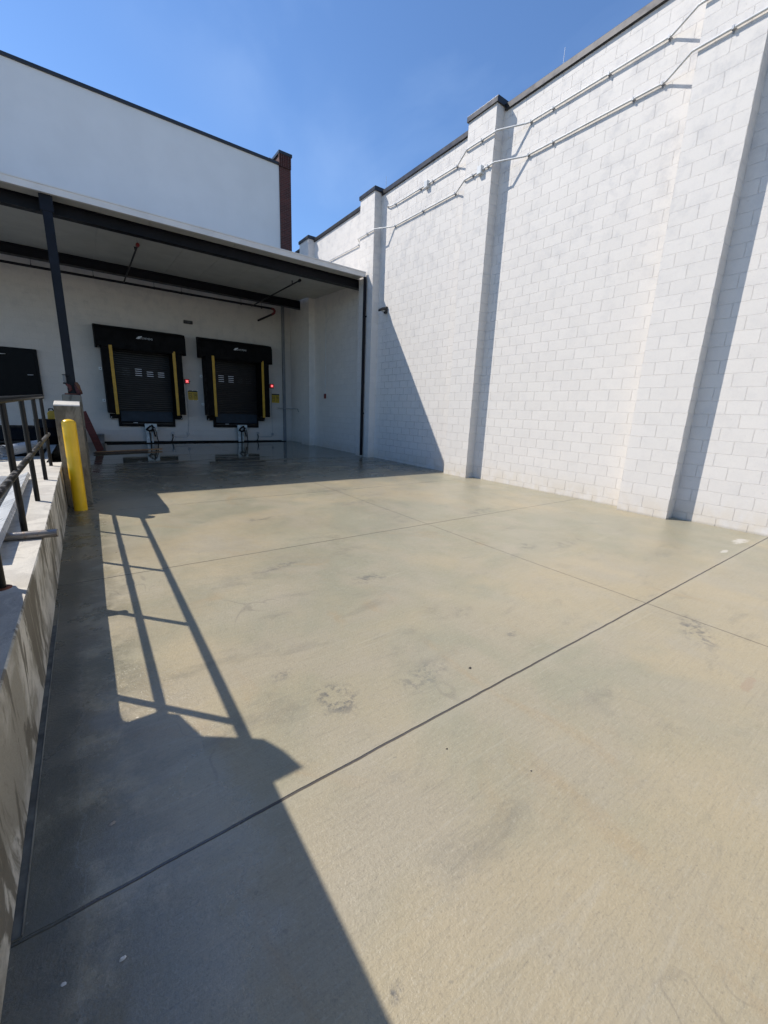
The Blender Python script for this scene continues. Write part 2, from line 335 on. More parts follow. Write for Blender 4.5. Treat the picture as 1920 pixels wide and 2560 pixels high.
M['orange'] = simple('orange_strap', (0.11, 0.04, 0.012), 0.7, 0, 0.35, 12)
M['strapred'] = simple('dull_red_strap', (0.075, 0.016, 0.012), 0.8, 0, 0.3, 15)
M['brightwhite'] = simple('bright_white_plastic', (0.86, 0.87, 0.87), 0.35, 0, 0.03, 6)
M['grime_glass'] = simple('clear_grimy_tube', (0.16, 0.165, 0.17), 0.2, 0, 0.1, 9)
M['condpaint'] = simple('conduit_paint', (0.56, 0.56, 0.55), 0.5, 0, 0.12, 6)
M['sealant'] = simple('pale_sealant', (0.15, 0.145, 0.12), 0.7, 0, 0.4, 5)
M['jointfill'] = simple('dark_joint_filler', (0.10, 0.10, 0.085), 0.8, 0, 0.4, 9)
M['lens'] = simple('frosted_lens', (0.62, 0.63, 0.6), 0.3, 0, 0.05, 8)
M['stone'] = simple('dark_pebble', (0.07, 0.06, 0.05), 0.8, 0, 0.3, 60)
M['paper'] = simple('pale_scrap', (0.62, 0.60, 0.56), 0.7, 0, 0.1, 40)
M['chip'] = simple('tan_chip', (0.34, 0.28, 0.22), 0.8, 0, 0.2, 40)

# ------------------------------------------------------------------ mesh builder
class MB:
    def __init__(s): s.v = []; s.f = []; s.sm = []
    def add(s, vs, fs, smooth=False):
        o = len(s.v); s.v += [tuple(map(float, q)) for q in vs]
        for f in fs: s.f.append([o+i for i in f]); s.sm.append(smooth)
        return s
    def box(s, x0, x1, y0, y1, z0, z1):
        return s.add([(x0, y0, z0), (x1, y0, z0), (x1, y1, z0), (x0, y1, z0), (x0, y0, z1), (x1, y0, z1), (x1, y1, z1), (x0, y1, z1)],
                     [(0, 3, 2, 1), (4, 5, 6, 7), (0, 1, 5, 4), (1, 2, 6, 5), (2, 3, 7, 6), (3, 0, 4, 7)])
    def hexa(s, p):
        return s.add(p, [(0, 3, 2, 1), (4, 5, 6, 7), (0, 1, 5, 4), (1, 2, 6, 5), (2, 3, 7, 6), (3, 0, 4, 7)])
    def prism(s, poly, axis, a, b):
        # poly in the two other axes (order: x->(y,z), y->(x,z), z->(x,y)); extruded from a to b
        def P(q, t):
            return {'x': (t, q[0], q[1]), 'y': (q[0], t, q[1]), 'z': (q[0], q[1], t)}[axis]
        n = len(poly)
        area = sum(poly[i][0]*poly[(i+1) % n][1]-poly[(i+1) % n][0]*poly[i][1] for i in range(n))
        if area < 0: poly = poly[::-1]
        if axis == 'y': poly = poly[::-1]
        vs = [P(q, a) for q in poly]+[P(q, b) for q in poly]
        fs = [tuple(range(n))[::-1], tuple(range(n, 2*n))]+[(i, (i+1) % n, n+(i+1) % n, n+i) for i in range(n)]
        return s.add(vs, fs)
    def tube(s, pts, r, n=12, caps=True, smooth=True):
        pts = [Vector(q) for q in pts]; rs = r if isinstance(r, (list, tuple)) else [r]*len(pts)
        up = None; rings = []
        for i, q in enumerate(pts):
            d0 = (q-pts[i-1]).normalized() if i else None; d1 = (pts[i+1]-q).normalized() if i < len(pts)-1 else None
            t = (d0+d1).normalized() if d0 and d1 else (d0 or d1)
            if up is None:
                a = Vector((0, 0, 1)) if abs(t.z) < 0.9 else Vector((1, 0, 0)); up = (a-t*a.dot(t)).normalized()
            else: up = (up-t*up.dot(t)).normalized()
            sd = t.cross(up)
            sc = 1.0
            if d0 and d1: sc = 1/max(0.5, math.cos(d0.angle(d1)/2))
            bis = (d1-d0) if d0 and d1 else None
            ring = []
            for j in range(n):
                w = up*math.cos(2*math.pi*j/n)+sd*math.sin(2*math.pi*j/n)
                if bis and bis.length > 1e-6:
                    bn = bis.normalized(); w = w+bn*(w.dot(bn))*(sc-1)
                ring.append(q+w*rs[i])
            rings.append(ring)
        vs = [p for g in rings for p in g]
        fs = [(i*n+j, i*n+(j+1) % n, (i+1)*n+(j+1) % n, (i+1)*n+j) for i in range(len(pts)-1) for j in range(n)]
        s.add(vs, fs, smooth)
        if caps:
            s.add(rings[0], [tuple(range(n))[::-1]]); s.add(rings[-1], [tuple(range(n))])
        return s
    def lathe(s, cx, cy, prof, n=32, smooth=True):
        vs = []; 
        for (r, z) in prof:
            for j in range(n): vs.append((cx+r*math.cos(2*math.pi*j/n), cy+r*math.sin(2*math.pi*j/n), z))
        fs = [(i*n+j, i*n+(j+1) % n, (i+1)*n+(j+1) % n, (i+1)*n+j) for i in range(len(prof)-1) for j in range(n)]
        s.add(vs, fs, smooth)
        if prof[0][0] > 1e-4: s.add(vs[:n], [tuple(range(n))[::-1]])
        if prof[-1][0] > 1e-4: s.add(vs[-n:], [tuple(range(n))])
        return s
    def build(s, name, mat, parent=None, bevel=0.0, seg=2, label=None):
        root = Vector((0, 0, 0)); q = parent
        while q is not None: root += q.location; q = q.parent
        me = bpy.data.meshes.new(name)
        me.from_pydata([(v[0]-root.x, v[1]-root.y, v[2]-root.z) for v in s.v], [], s.f)
        me.polygons.foreach_set('use_smooth', s.sm); me.update()
        mats = mat if isinstance(mat, list) else [mat]
        for x in mats: me.materials.append(x)
        o = bpy.data.objects.new(name, me); COL.objects.link(o); o.parent = parent
        if bevel:
            b = o.modifiers.new('bevel', 'BEVEL'); b.width = bevel; b.segments = seg; b.limit_method = 'ANGLE'; b.angle_limit = R(40)
        if label: o['label'] = label
        return o

def tag(o, label, cat, group=None):
    o['label'] = label; o['category'] = cat
    if group: o['group'] = group
    return o
def thing(name, loc, label, cat, group=None):
    o = bpy.data.objects.new(name, None); COL.objects.link(o); o.location = loc; o.empty_display_size = 0.2
    return tag(o, label, cat, group)
def struct(o): o['kind'] = 'structure'; return o
def bx(*a): return MB().box(*a)
def kids(o): return [c for c in bpy.data.objects if c.parent == o]
def copy_tree(o, parent=None):
    c = o.copy(); COL.objects.link(c); c.parent = parent
    for ch in kids(o): copy_tree(ch, c)
    return c
def zf(y): return 0.0055*max(0.0, min(y, 16.35))
def plat(y): return 0.56 if y < 1.5 else (0.56+(y-1.5)*0.09/3.7 if y < 5.2 else 0.65)

# ------------------------------------------------------------------ ground
fm = MB()
ys = [-90, 0, 16.35, 120]; zs = [0, 0, 0.09, 0.09]
fm.add([(x, y, z) for y, z in zip(ys, zs) for x in (-90, 90)], [(2*i, 2*i+1, 2*i+3, 2*i+2) for i in range(3)])
struct(fm.build('ground', M['floor']))

# raised platform on the left
pm = MB(); py = [-14, 1.5, 5.2, 16.35]
pm.add([(x, y, plat(y)) for y in py for x in (-26, -8.41)], [(2*i, 2*i+1, 2*i+3, 2*i+2) for i in range(3)])
pm.add([(-26, -14, .56), (-26, -14, -.05), (-8.41, -14, -.05), (-8.41, -14, .56)], [(0, 1, 2, 3)])
struct(pm.build('platform_pavement', M['plat']))

t = thing('retaining_wall', (-8.31, 0, 0), 'low stained concrete retaining wall along the left edge of the yard', 'wall')
rm = MB(); py = [-14, 1.5, 5.2, 5.45]
for i in range(3):
    a, b = py[i], py[i+1]
    za, zb = plat(a)+.003, plat(b)+.003
    rm.add([(-8.41, a, za), (-8.217, a, za), (-8.217, b, zb), (-8.41, b, zb), (-8.21, a, za-.008), (-8.21, b, zb-.008), (-8.205, a, -.05), (-8.205, b, -.05)],
           [(0, 1, 2, 3), (1, 4, 5, 2), (4, 6, 7, 5)])
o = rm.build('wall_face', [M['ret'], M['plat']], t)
for pi, pl in enumerate(o.data.polygons): pl.material_index = 1 if pi % 3 == 0 else 0
bx(-8.205, -8.183, -1.27, 4.98, -.02, 0.005).build('joint_filler', M['jointfill'], t)
bx(-8.183, -8.177, -1.27, 4.98, -.02, 0.008).build('sealant_line', M['sealant'], t, 0.003)

# wing wall with column pedestal
t = thing('wing_wall', (-8.05, 5.2, 0), 'tall plain concrete wing wall standing right behind the yellow bollard', 'wall')
o = MB().prism([(5.0, -.02), (5.0, 1.512), (5.016, 1.528), (5.36, 1.578), (9.28, 1.578), (9.28, -.02)], 'x', -8.2, -7.89)
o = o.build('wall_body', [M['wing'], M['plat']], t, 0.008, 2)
for pl in o.data.polygons: pl.material_index = 1 if pl.normal.z > .6 else 0  # paler top, sloped at the front, puts in the sunlit strip's brightness
bx(-8.22, -7.86, 9.285, 10.1, -.02, 1.72).build('pedestal', M['wing'], t, 0.03, 3)
bx(-8.2, -7.92, 10.105, 16.33, -.02, 0.66).build('low_wall', M['wing'], t, 0.02, 2)

# ------------------------------------------------------------------ right-hand block wall
PY = [-9.24, -4.62, 0.0, 4.62, 9.22, 13.84]
PW = 0.813
t = thing('block_wall', (0.4, 3, 0), 'long tall white painted block wall with pilasters along the right side', 'wall')
bx(0.26, 0.62, -16, 9.6, -.05, 8.02).build('wall_panel', M['cmu_x'], t)
bx(0.26, 0.62, 9.6, 16.32, -.05, 8.02).build('wall_panel', cmu('block_wall_in_shade', 1, js=0.3), t)  # same blocks, joints toned down to imitate the canopy shade
edges = [-16]
for y in PY: edges += [y-.035, y+PW+.035]
edges.append(16.32)
for i in range(0, len(edges), 2):
    if edges[i+1] > edges[i]:
        MB().prism([(.215, 8.01), (.215, 8.115), (.235, 8.135), (.66, 8.10), (.66, 8.0), (.232, 8.0)], 'y', edges[i], edges[i+1]).build('wall_coping', M['cap'], t)
for y in PY:
    mat = cmu('block_pilaster', 1, y)
    q = MB()
    q.add([(0, y, -.05), (0, y+PW, -.05), (0, y+PW, 8.085), (0, y, 8.085)], [(0, 3, 2, 1)])
    q.add([(0, y, -.05), (.26, y, -.05), (.26, y, 8.085), (0, y, 8.085), (0, y+PW, -.05), (.26, y+PW, -.05), (.26, y+PW, 8.085), (0, y+PW, 8.085)],
          [(0, 1, 2, 3), (5, 4, 7, 6), (3, 2, 6, 7)])
    o = q.build('pilaster', [mat, M['cmu_ret']], t)
    for pi, pl in enumerate(o.data.polygons): pl.material_index = 0 if pi == 0 else 1
    MB().prism([(-.035, 8.08), (-.035, 8.185), (-.015, 8.2), (.68, 8.2), (.68, 8.08)], 'y', y-.034, y+PW+.034).build('pilaster_cap', M['cap'], o, 0.004)

# ------------------------------------------------------------------ back building
t = thing('warehouse_building', (-8, 16.5, 0), 'big white warehouse at the back with dark roof edge and red brick corner', 'building')
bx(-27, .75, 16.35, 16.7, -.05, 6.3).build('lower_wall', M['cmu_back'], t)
bx(-27, -.11, 16.37, 16.75, 6.3, 11.46).build('upper_wall', M['stucco'], t)
bx(-27, -.10, 16.31, 16.9, 11.46, 11.56).build('roof_coping', M['cap'], t, 0.006)
bp = MB(); bp.box(-.10, .395, 16.32, 17.2, 6.3, 11.42)
for i in range(7):
    bp.box(-.135+i*.0795, -.135+i*.0795+.052, 16.27, 16.325, 11.42, 11.86)
bp.box(-.10, .395, 16.322, 17.2, 11.42, 11.86)
o = bp.build('brick_pier', M['brick'], t)
bx(-.15, .44, 16.25, 17.25, 11.86, 11.97).build('pier_cap', M['cap'], o, 0.008)
bx(-.32, -.145, 16.92, 17.2, 11.45, 11.9).build('parapet_return', M['stucco'], t)
bx(-.175, -.055, 16.24, 16.345, zf(16.3), 6.05).build('downpipe', M['downpipe'], t, 0.01)

# ------------------------------------------------------------------ canopy
def sof(y): return 5.80+0.037*(y-9.55)
t = thing('loading_canopy', (-6, 12, 5.8), 'white metal canopy on dark steel beams over the loading doors', 'canopy')
x0 = -17.0
def slab(xa, xb, ya, yb):
    return [(xa, ya, sof(ya)), (xb, ya, sof(ya)), (xb, yb, sof(yb)), (xa, yb, sof(yb))]
k = MB()
def roofpiece(mb, xa, xb, ya, yb, lo, hi):
    b = [(x, y, sof(y)+lo) for (x, y) in ((xa, ya), (xb, ya), (xb, yb), (xa, yb))]
    u = [(x, y, sof(y)+hi) for (x, y) in ((xa, ya), (xb, ya), (xb, yb), (xa, yb))]
    mb.hexa(b+u)
roofpiece(k, x0, -.07, 9.63, 16.3, .012, .10); roofpiece(k, -.07, .245, 10.05, 13.82, .012, .10); roofpiece(k, -.07, .245, 14.67, 16.3, .012, .10)
k.build('roof_deck', M['whitemetal'], t)
k = MB()
i = 0; xx = -.07
while xx > x0:
    xn = max(x0, xx-1.0); roofpiece(k, xn+.004, xx-.004, 9.64, 16.29, 0.0, .011); xx = xn
roofpiece(k, -.066, .24, 10.06, 13.81, 0.0, .011); roofpiece(k, -.066, .24, 14.68, 16.29, 0, .011)
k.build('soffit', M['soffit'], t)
MB().prism([(9.55, 5.775), (9.55, 5.90), (9.535, 5.905), (9.535, 5.93), (9.66, 5.935), (9.66, 5.86), (9.63, 5.86), (9.63, 5.775)], 'x', x0, -.05).build('fascia', M['whitemetal'], t)
def ibeam(y, zb, zt, xa, xb, w=.2):
    q = MB()
    q.box(xa, xb, y, y+w, zb, zb+.018); q.box(xa, xb, y, y+w, zt-.018, zt); q.box(xa, xb, y+w*.35, y+w*.65, zb+.018, zt-.018)
    return q
ibeam(10.05, 5.56, sof(10.05)-.004, x0, .24, .22).build('beam', M['steel'], t)
ibeam(14.66, 5.70, sof(14.66)-.004, x0, .24, .26).build('beam', M['steel'], t)
def column(x, y, zb, zt):
    q = MB(); a, d = .085, .10
    q.box(x-a, x+a, y, y+.016, zb, zt); q.box(x-a, x+a, y+2*d-.016, y+2*d, zb, zt); q.box(x-.02, x+.02, y+.016, y+2*d-.016, zb, zt)
    o = q.build('column', M['steel'], t)
    bx(x-.15, x+.15, y-.05, y+2*d+.05, zb-.02, zb+.012).build('base_plate', M['rust'], o)
    bx(x-a-.03, x+a+.03, y-.012, y+2*d+.012, zt-.32, zt-.02).build('splice_plate', M['steel'], o)
    return o
column(-8.02, 9.66, 1.74, 5.79)
column(-14.6, 9.66, .66, 5.79)
# jamb pipe at the right end (steel downspout)
o = bx(-.125, -.045, 9.50, 9.57, .10, 5.775).build('rain_leader', M['steel'], t, 0.008)
bx(-.045, .002, 9.515, 9.555, 1.52, 1.56).build('clip', M['steel'], o); bx(-.045, .002, 9.515, 9.555, 4.6, 4.64).build('clip', M['steel'], o)

# hardware tied round the foot of the column
t = thing('strap_bundle', (-8.0, 9.6, 1.74), 'orange and red straps bundled at the foot of the steel column', 'straps')
q = MB(); q.tube([(-7.93, 9.62, 2.0), (-7.905, 9.6, 1.93), (-7.90, 9.6, 1.85), (-7.885, 9.6, 1.78), (-7.87, 9.6, 1.735)], [.03, .045, .05, .055, .045], 10); q.build('orange_strap', M['orange'], t)
q = MB(); q.tube([(-7.95, 9.6, 1.95), (-7.93, 9.57, 1.86), (-7.90, 9.56, 1.77), (-7.87, 9.56, 1.74)], [.02, .035, .045, .04], 10); q.build('red_strap', M['strapred'], t)
q = MB(); q.tube([(-8.115, 9.6, 1.97), (-8.06, 9.59, 1.90), (-8.04, 9.59, 1.84), (-8.085, 9.59, 1.79)], [.03, .04, .03, .02], 10); q.build('red_strap', M['strapred'], t)
t = thing('gauge_tube', (-8.13, 9.62, 2.0), 'clear tube with dark clamps on left side of the steel column', 'gauge')
MB().lathe(-8.13, 9.62, [(.025, 1.98), (.03, 2.0), (.03, 2.15)], 14).build('tube_body', M['grime_glass'], t)
bx(-8.17, -8.05, 9.57, 9.66, 2.15, 2.165).build('clamp', M['steel'], t); bx(-8.17, -8.05, 9.57, 9.66, 1.955, 1.985).build('clamp', M['steel'], t)

# ------------------------------------------------------------------ loading doors
def text_mesh(body, size):
    cu = bpy.data.curves.new('lettering', 'FONT'); cu.body = body; cu.size = size; cu.extrude = 0.002; cu.resolution_u = 2
    o = bpy.data.objects.new('tmp', cu); COL.objects.link(o)
    dg = bpy.context.evaluated_depsgraph_get(); dg.update()
    me = bpy.data.meshes.new_from_object(o.evaluated_get(dg)); bpy.data.objects.remove(o)
    return me
def text_obj(body, size, loc, mat, parent, name='lettering', bold=0.0):
    # text standing in the X-Z plane, facing -Y
    me = text_mesh(body, size)
    root = Vector((0, 0, 0)); q = parent
    while q is not None: root += q.location; q = q.parent
    for v in me.vertices:
        x, y, z = v.co; v.co = (x+loc[0]-root.x, -z+loc[1]-root.y, y+loc[2]-root.z)
    me.materials.clear(); me.materials.append(mat)
    o = bpy.data.objects.new(name, me); COL.objects.link(o); o.parent = parent
    return o

DB, FB = 15.6, 16.345      # front and back of the shelters
def make_door(cx, lit, label):
    t = thing('dock_door', (cx, 16.3, 0.08), label, 'loading door', 'loading doors in the back wall')
    X = lambda a: cx+a
    # hood
    q = MB()
    q.prism([(DB, 3.50), (DB, 4.07), (DB+.03, 4.15), (DB+.1, 4.20), (FB, 4.31), (FB, 3.62), (DB+.06, 3.62)], 'x', X(-1.44), X(1.44))
    h = q.build('hood', M['black'], t, 0.015, 2)
    q = MB()
    for s in (-1, 1):
        q.prism([(DB-.012, 3.44), (DB-.012, 4.06), (DB+.09, 4.195), (FB, 4.30), (FB, 3.50)], 'x', X(s*1.425-.03), X(s*1.425+.03))
    q.build('side_flap', M['black'], h, 0.01)
    # sagging head curtain
    q = MB(); nn = 20; vs = []; fs = []
    for i in range(nn+1):
        a = -1.39+2.78*i/nn
        sag = 3.52-.07*math.sin(math.pi*i/nn)-.02*math.sin(i*1.7)
        w = DB-.006-.006*math.sin(i*2.3)*math.sin(math.pi*i/nn)
        vs += [(X(a), DB-.006, 4.05), (X(a), w, 3.78), (X(a), w+.002, sag)]
    for i in range(nn):
        for j in range(2): b = i*3+j; fs.append((b, b+1, b+4, b+3))
    q.add(vs, fs); c = q.build('head_curtain', M['black'], h)
    sm = c.modifiers.new('thick', 'SOLIDIFY'); sm.thickness = 0.004
    # emblem and word on the hood
    e = MB(); yy = DB-.026
    e.prism([(X(-.20), 3.865), (X(-.12), 3.945), (X(.0), 3.97), (X(-.02), 3.92), (X(-.065), 3.91), (X(-.085), 3.865)], 'y', yy-.004, yy)
    e.prism([(X(-.06), 3.867), (X(-.045), 3.895), (X(-.02), 3.897), (X(-.03), 3.867)], 'y', yy-.004, yy)
    e.build('emblem', M['lettering'], h)
    text_obj('SYSTEMS', .088, (X(.0), yy, 3.867), M['lettering'], h)
    # side pads
    for s in (-1, 1):
        q = MB()
        xs = sorted((X(s*.95), X(s*1.30)))
        q.hexa([(xs[0], DB, 1.2), (xs[1], DB, 1.2), (xs[1], FB, 1.2), (xs[0], FB, 1.2), (xs[0], DB, 3.5), (xs[1], DB, 3.5), (xs[1], FB, 3.62), (xs[0], FB, 3.62)])
        p = q.build('side_pad', M['black'], t, 0.03, 3)
        ys_ = sorted((X(s*.965), X(s*1.065)))
        bx(ys_[0], ys_[1], DB-.006, DB+.01, 1.17, 3.56).build('guide_stripe', M['padyel'], p)
        for z in (1.65, 2.78):
            bx(X(s*1.36)-.05, X(s*1.36)+.05, 16.28, 16.346, z-.05, z+.05).build('clip', M['brightwhite'], p)
            bx(X(s*1.36)-.014, X(s*1.36)+.014, 16.275, 16.281, z-.016, z+.016).build('clip_bolt', M['signk'], p)
    # rolling shutter
    q = MB(); prof = []
    z = 1.27
    while z < 3.63:
        prof += [(16.318, z), (16.300, z+.02), (16.300, z+.055), (16.318, z+.075)]; z += .0775
    vs = []; fs = []
    for (y, z) in prof: vs += [(X(-.95), y, z), (X(.95), y, z)]
    for i in range(len(prof)-1): fs.append((2*i, 2*i+1, 2*i+3, 2*i+2))
    q.add(vs, fs); d = q.build('roller_shutter', M['door'], t)
    for n_, a in enumerate((-.56, -.15, .235, .62)):
        q = MB()
        for j in range(4 if n_ < 2 else 3):
            zz = 2.615+.0775*j+(.0 if n_ < 2 else .0)
            q.box(X(a-.11), X(a+.11), 16.290, 16.298, zz, zz+.022)
        q.build('window', M['winlit'] if n_ in lit else M['windim'], d)
    # leveler pit, plate, bumpers
    q = MB(); q.box(X(-.98), X(.98), 16.27, 16.346, .70, 1.03); q.box(X(-1.06), X(1.06), 16.275, 16.346, 1.0, 1.30); q.build('pit_frame', M['rubber'], t)
    q = MB(); q.hexa([(X(-.89), 16.20, .89), (X(.89), 16.20, .89), (X(.89), 16.268, .89), (X(-.89), 16.268, .89), (X(-.89), 16.23, 1.28), (X(.89), 16.23, 1.28), (X(.89), 16.268, 1.28), (X(-.89), 16.268, 1.28)])
    lv = q.build('leveler_plate', M['leveler'], t, 0.006)
    bx(X(-.87), X(.87), 16.18, 16.265, .80, .83).build('lip', M['door'], lv)
    bx(X(-.50), X(-.36), 16.20, 16.268, .835, .855).build('name_plate', M['lettering'], lv)
    for s in (-1, 1):
        xs = sorted((X(s*1.0), X(s*1.24)))
        b = bx(xs[0], xs[1], 16.12, 16.345, 1.0, 1.17).build('bumper', M['rubber'], t, 0.012)
        bx(X(s*1.2)-.015, X(s*1.2)+.015, 16.112, 16.122, 1.03, 1.06).build('bolt_head', M['white'], b)
    return t
make_door(-5.83, (1, 2, 3), 'black shuttered loading door with padded hood, left one nearer the column')
make_door(-2.37, (0, 1), 'black shuttered loading door with padded hood, nearer the corner of the walls')

def make_pump(cx, lab, mirror):
    t = thing('pump_unit', (cx, 16.2, .08), lab, 'pump unit', 'hydraulic pump units under the loading doors')
    X = lambda a: cx+a
    p = bx(X(-.21), X(.21), 16.06, 16.16, .50, .82).build('mounting_plate', M['pump'], t, 0.008)
    bx(X(-.19), X(.19), 16.04, 16.062, .485, .505).build('plate_lip', M['white'], p)
    for a, b in ((-.19, -.06), (.0, .05)):
        bx(X(a), X(b), 16.10, 16.15, .09, .50).build('post', M['pump'], t)
    q = MB(); q.tube([(X(-.02), 16.0, .74), (X(-.14), 15.96, .64), (X(-.17), 15.95, .60), (X(-.1), 15.94, .555), (X(0), 15.96, .56), (X(.06), 15.98, .66), (X(.02), 16.03, .78)], .034, 10); q.build('motor_hose', M['rubber'], t)
    q = MB(); q.tube([(X(.02), 16.0, .76), (X(.10), 15.95, .68), (X(.15), 15.95, .5), (X(.17), 15.97, .28), (X(.2), 16.02, .14), (X(.3), 16.06, .105)], .018, 8); q.build('hose', M['rubber'], t)
    q = MB(); q.tube([(X(.04), 16.0, .70), (X(.07), 15.96, .55), (X(.11), 15.95, .32)], [.03, .026, .03], 10); q.build('cylinder', M['steel'], t)
    q = MB(); q.tube([(X(-.07), 16.04, .56), (X(-.06), 16.06, .3), (X(-.05), 16.06, .09)], .018, 8); q.build('hose', M['rubber'], t)
    q = MB(); q.tube([(X(.075), 15.93, .64), (X(.09), 15.92, .63)], .022, 10); q.build('valve_knob', M['white'], t)
    return t
make_pump(-5.76, 'pale grey pump unit with black hoses below the left loading door', 0)
make_pump(-2.19, 'pale grey pump unit with black hoses below the right loading door', 0)

# conduits from the signal lights down to the pumps
def make_drop(xl, zl, xr, xb, lab):
    t = thing('signal_conduit', (xr, 16.33, .4), lab, 'conduit', 'thin conduits below the signal lights')
    q = MB(); q.tube([(xl, 16.335, zl), (xl+.01, 16.335, 1.2), (xr, 16.335, .46)], .009, 8)
    q.tube([(xr, 16.335, .40), (xr-.01, 16.335, .33), (xr-.07, 16.335, .28), (xb+.09, 16.335, .28), (xb+.03, 16.335, .33), (xb, 16.335, .42)], .010, 8)
    q.build('pipe', M['greycond'], t)
    bx(xr-.05, xr+.05, 16.29, 16.345, .37, .46).build('box', M['greycond'], t, .006)
    bx(xb-.05, xb+.06, 16.28, 16.345, .40, .50).build('box', M['greycond'], t, .006)
    q = MB(); q.tube([(xb-.01, 16.31, .40), (xb-.01, 16.25, .26), (xb-.06, 16.2, .15), (xb-.12, 16.2, .11)], .018, 8); q.build('flexible_hose', M['rubber'], t)
make_drop(-4.33, 2.44, -4.38, -4.97, 'thin grey conduit running down from the left red signal light')
make_drop(-.73, 2.5, -.72, -1.42, 'thin grey conduit running down from the right red signal light')
q = MB(); q.tube([(-7.7, 16.25, .105), (-6.4, 16.27, .105), (-5.2, 16.24, .105), (-3.6, 16.27, .108), (-2, 16.25, .105), (-.3, 16.27, .105)], .022, 8)
tag(q.build('floor_cable', M['rubber']), 'thick black cable lying at the foot of the back wall', 'cable')
q = MB(); q.tube([(-7.3, 15.55, .10), (-6.2, 15.62, .10), (-4.6, 15.66, .10), (-3.1, 15.72, .10), (-1.6, 15.85, .10), (-.2, 15.98, .10)], .02, 8)
tag(q.build('floor_hose', M['rubber']), 'thin black hose stretched over the wet floor before the doors', 'hose')

# signal lights
def signal(cx, cz, lab):
    t = thing('signal_light', (cx, 16.34, cz), lab, 'signal light', 'red cross signal lights')
    bx(cx-.09, cx+.09, 16.26, 16.348, cz-.09, cz+.09).build('housing', M['red'], t, .012)
    bx(cx-.075, cx+.075, 16.252, 16.26, cz-.075, cz+.075).build('lens', M['redlens'], t)
    q = MB(); w = .013; l = .062
    for s in (1, -1):
        d = Vector((1, s)).normalized(); n = Vector((-d.y, d.x))
        a = [d*l+n*w, d*l-n*w, -d*l-n*w, -d*l+n*w]
        yo = 16.244 if s == 1 else 16.2425
        q.prism([(cx+p.x, cz+p.y) for p in a], 'y', yo, yo+.008)
    q.build('cross', M['redx'], t)
    bx(cx+.09, cx+.13, 16.30, 16.33, cz-.005, cz+.025).build('bracket', M['signk'], t)
signal(-4.29, 2.53, 'red lit cross signal light, left one, beside the left loading door')
signal(-.71, 2.585, 'red lit cross signal light, right one, beside the right loading door')

def sign_mat(cx, cz, w, h):
    k = NT('sign_face'); xyz = k.sep(k.pos())
    x = k.math('SUBTRACT', xyz[0], cx); z = k.math('SUBTRACT', xyz[2], cz-h/2)
    row = k.math('DIVIDE', z, .055); fr = k.math('FRACT', row); fl = k.math('FLOOR', row)
    ln = k.math('MULTIPLY', k.math('GREATER_THAN', fr, .3), k.math('LESS_THAN', fr, .75))
    lim = k.math('MULTIPLY', k.math('GREATER_THAN', z, .045), k.math('LESS_THAN', z, h-.09))
    ax = k.math('ABSOLUTE', x); col = k.math('MULTIPLY', k.math('GREATER_THAN', ax, .018), k.math('LESS_THAN', ax, w/2-.018))
    n = k.n('ShaderNodeTexNoise', noise_dimensions='2D'); k.l(k.comb(k.math('MULTIPLY', x, 55.0), k.math('MULTIPLY', fl, 7.3)), n.inputs['Vector']); n.inputs['Scale'].default_value = 1.0
    g = k.math('GREATER_THAN', n.outputs['Fac'], .43)
    f = k.math('MULTIPLY', k.math('MULTIPLY', ln, lim), k.math('MULTIPLY', col, g))
    return k.fin(k.mix(f, (0.55, 0.37, 0.02), (0.012, 0.012, 0.012)), 0.5)
def warn_sign(cx, cz, w, h, lab, studs):
    t = thing('warning_sign', (cx, 16.34, cz), lab, 'sign', 'yellow warning signs')
    bx(cx-w/2, cx+w/2, 16.335, 16.346, cz-h/2, cz+h/2).build('panel', sign_mat(cx, cz, w, h), t)
    bx(cx-w/2, cx+w/2, 16.331, 16.334, cz+h/2-.055, cz+h/2).build('header_band', M['signk'], t)
    if studs:
        for a in (-1, 0, 1):
            for s in (-1, 1):
                q = MB(); q.tube([(cx+a*(w/2-.012), 16.325, cz+s*(h/2+.004)), (cx+a*(w/2-.012), 16.34, cz+s*(h/2+.004))], .017, 10); q.build('stud', M['brightwhite'], t)
warn_sign(-4.09, 1.99, .37, .38, 'yellow warning sign held by white studs, between the loading doors', True)
warn_sign(-.52, 2.045, .36, .40, 'yellow warning sign without studs, right of the right loading door', False)

t = thing('emergency_light', (-4.08, 16.33, 4.8), 'small black lamp box high on the back wall above the doors', 'lamp')
bx(-4.25, -3.92, 16.24, 16.346, 4.74, 4.86).build('housing', M['signk'], t, .015); bx(-4.16, -4.0, 16.23, 16.242, 4.775, 4.82).build('lens', M['windim'], t)

# dark panel door on the platform
t = thing('service_hatch', (-10.5, 16.3, 1.6), 'glossy black service hatch in the back wall, left of the column', 'hatch')
bx(-12.2, -8.94, 16.24, 16.347, 1.62, 3.23).build('frame', M['glassblk'], t, .01)
bx(-12.1, -9.02, 16.225, 16.242, 1.70, 3.15).build('panel', M['glassblk'], t, .006)
q = MB(); q.tube([(-9.25, 16.225, 2.38), (-9.25, 16.17, 2.38), (-9.12, 16.17, 2.39), (-9.12, 16.225, 2.39)], .014, 8); q.build('handle', M['galv'], t)
q = MB(); q.tube([(-9.95, 16.225, 2.99), (-9.95, 16.18, 2.99), (-9.75, 16.18, 3.0), (-9.75, 16.225, 3.0)], .014, 8); q.build('handle', M['galv'], t)

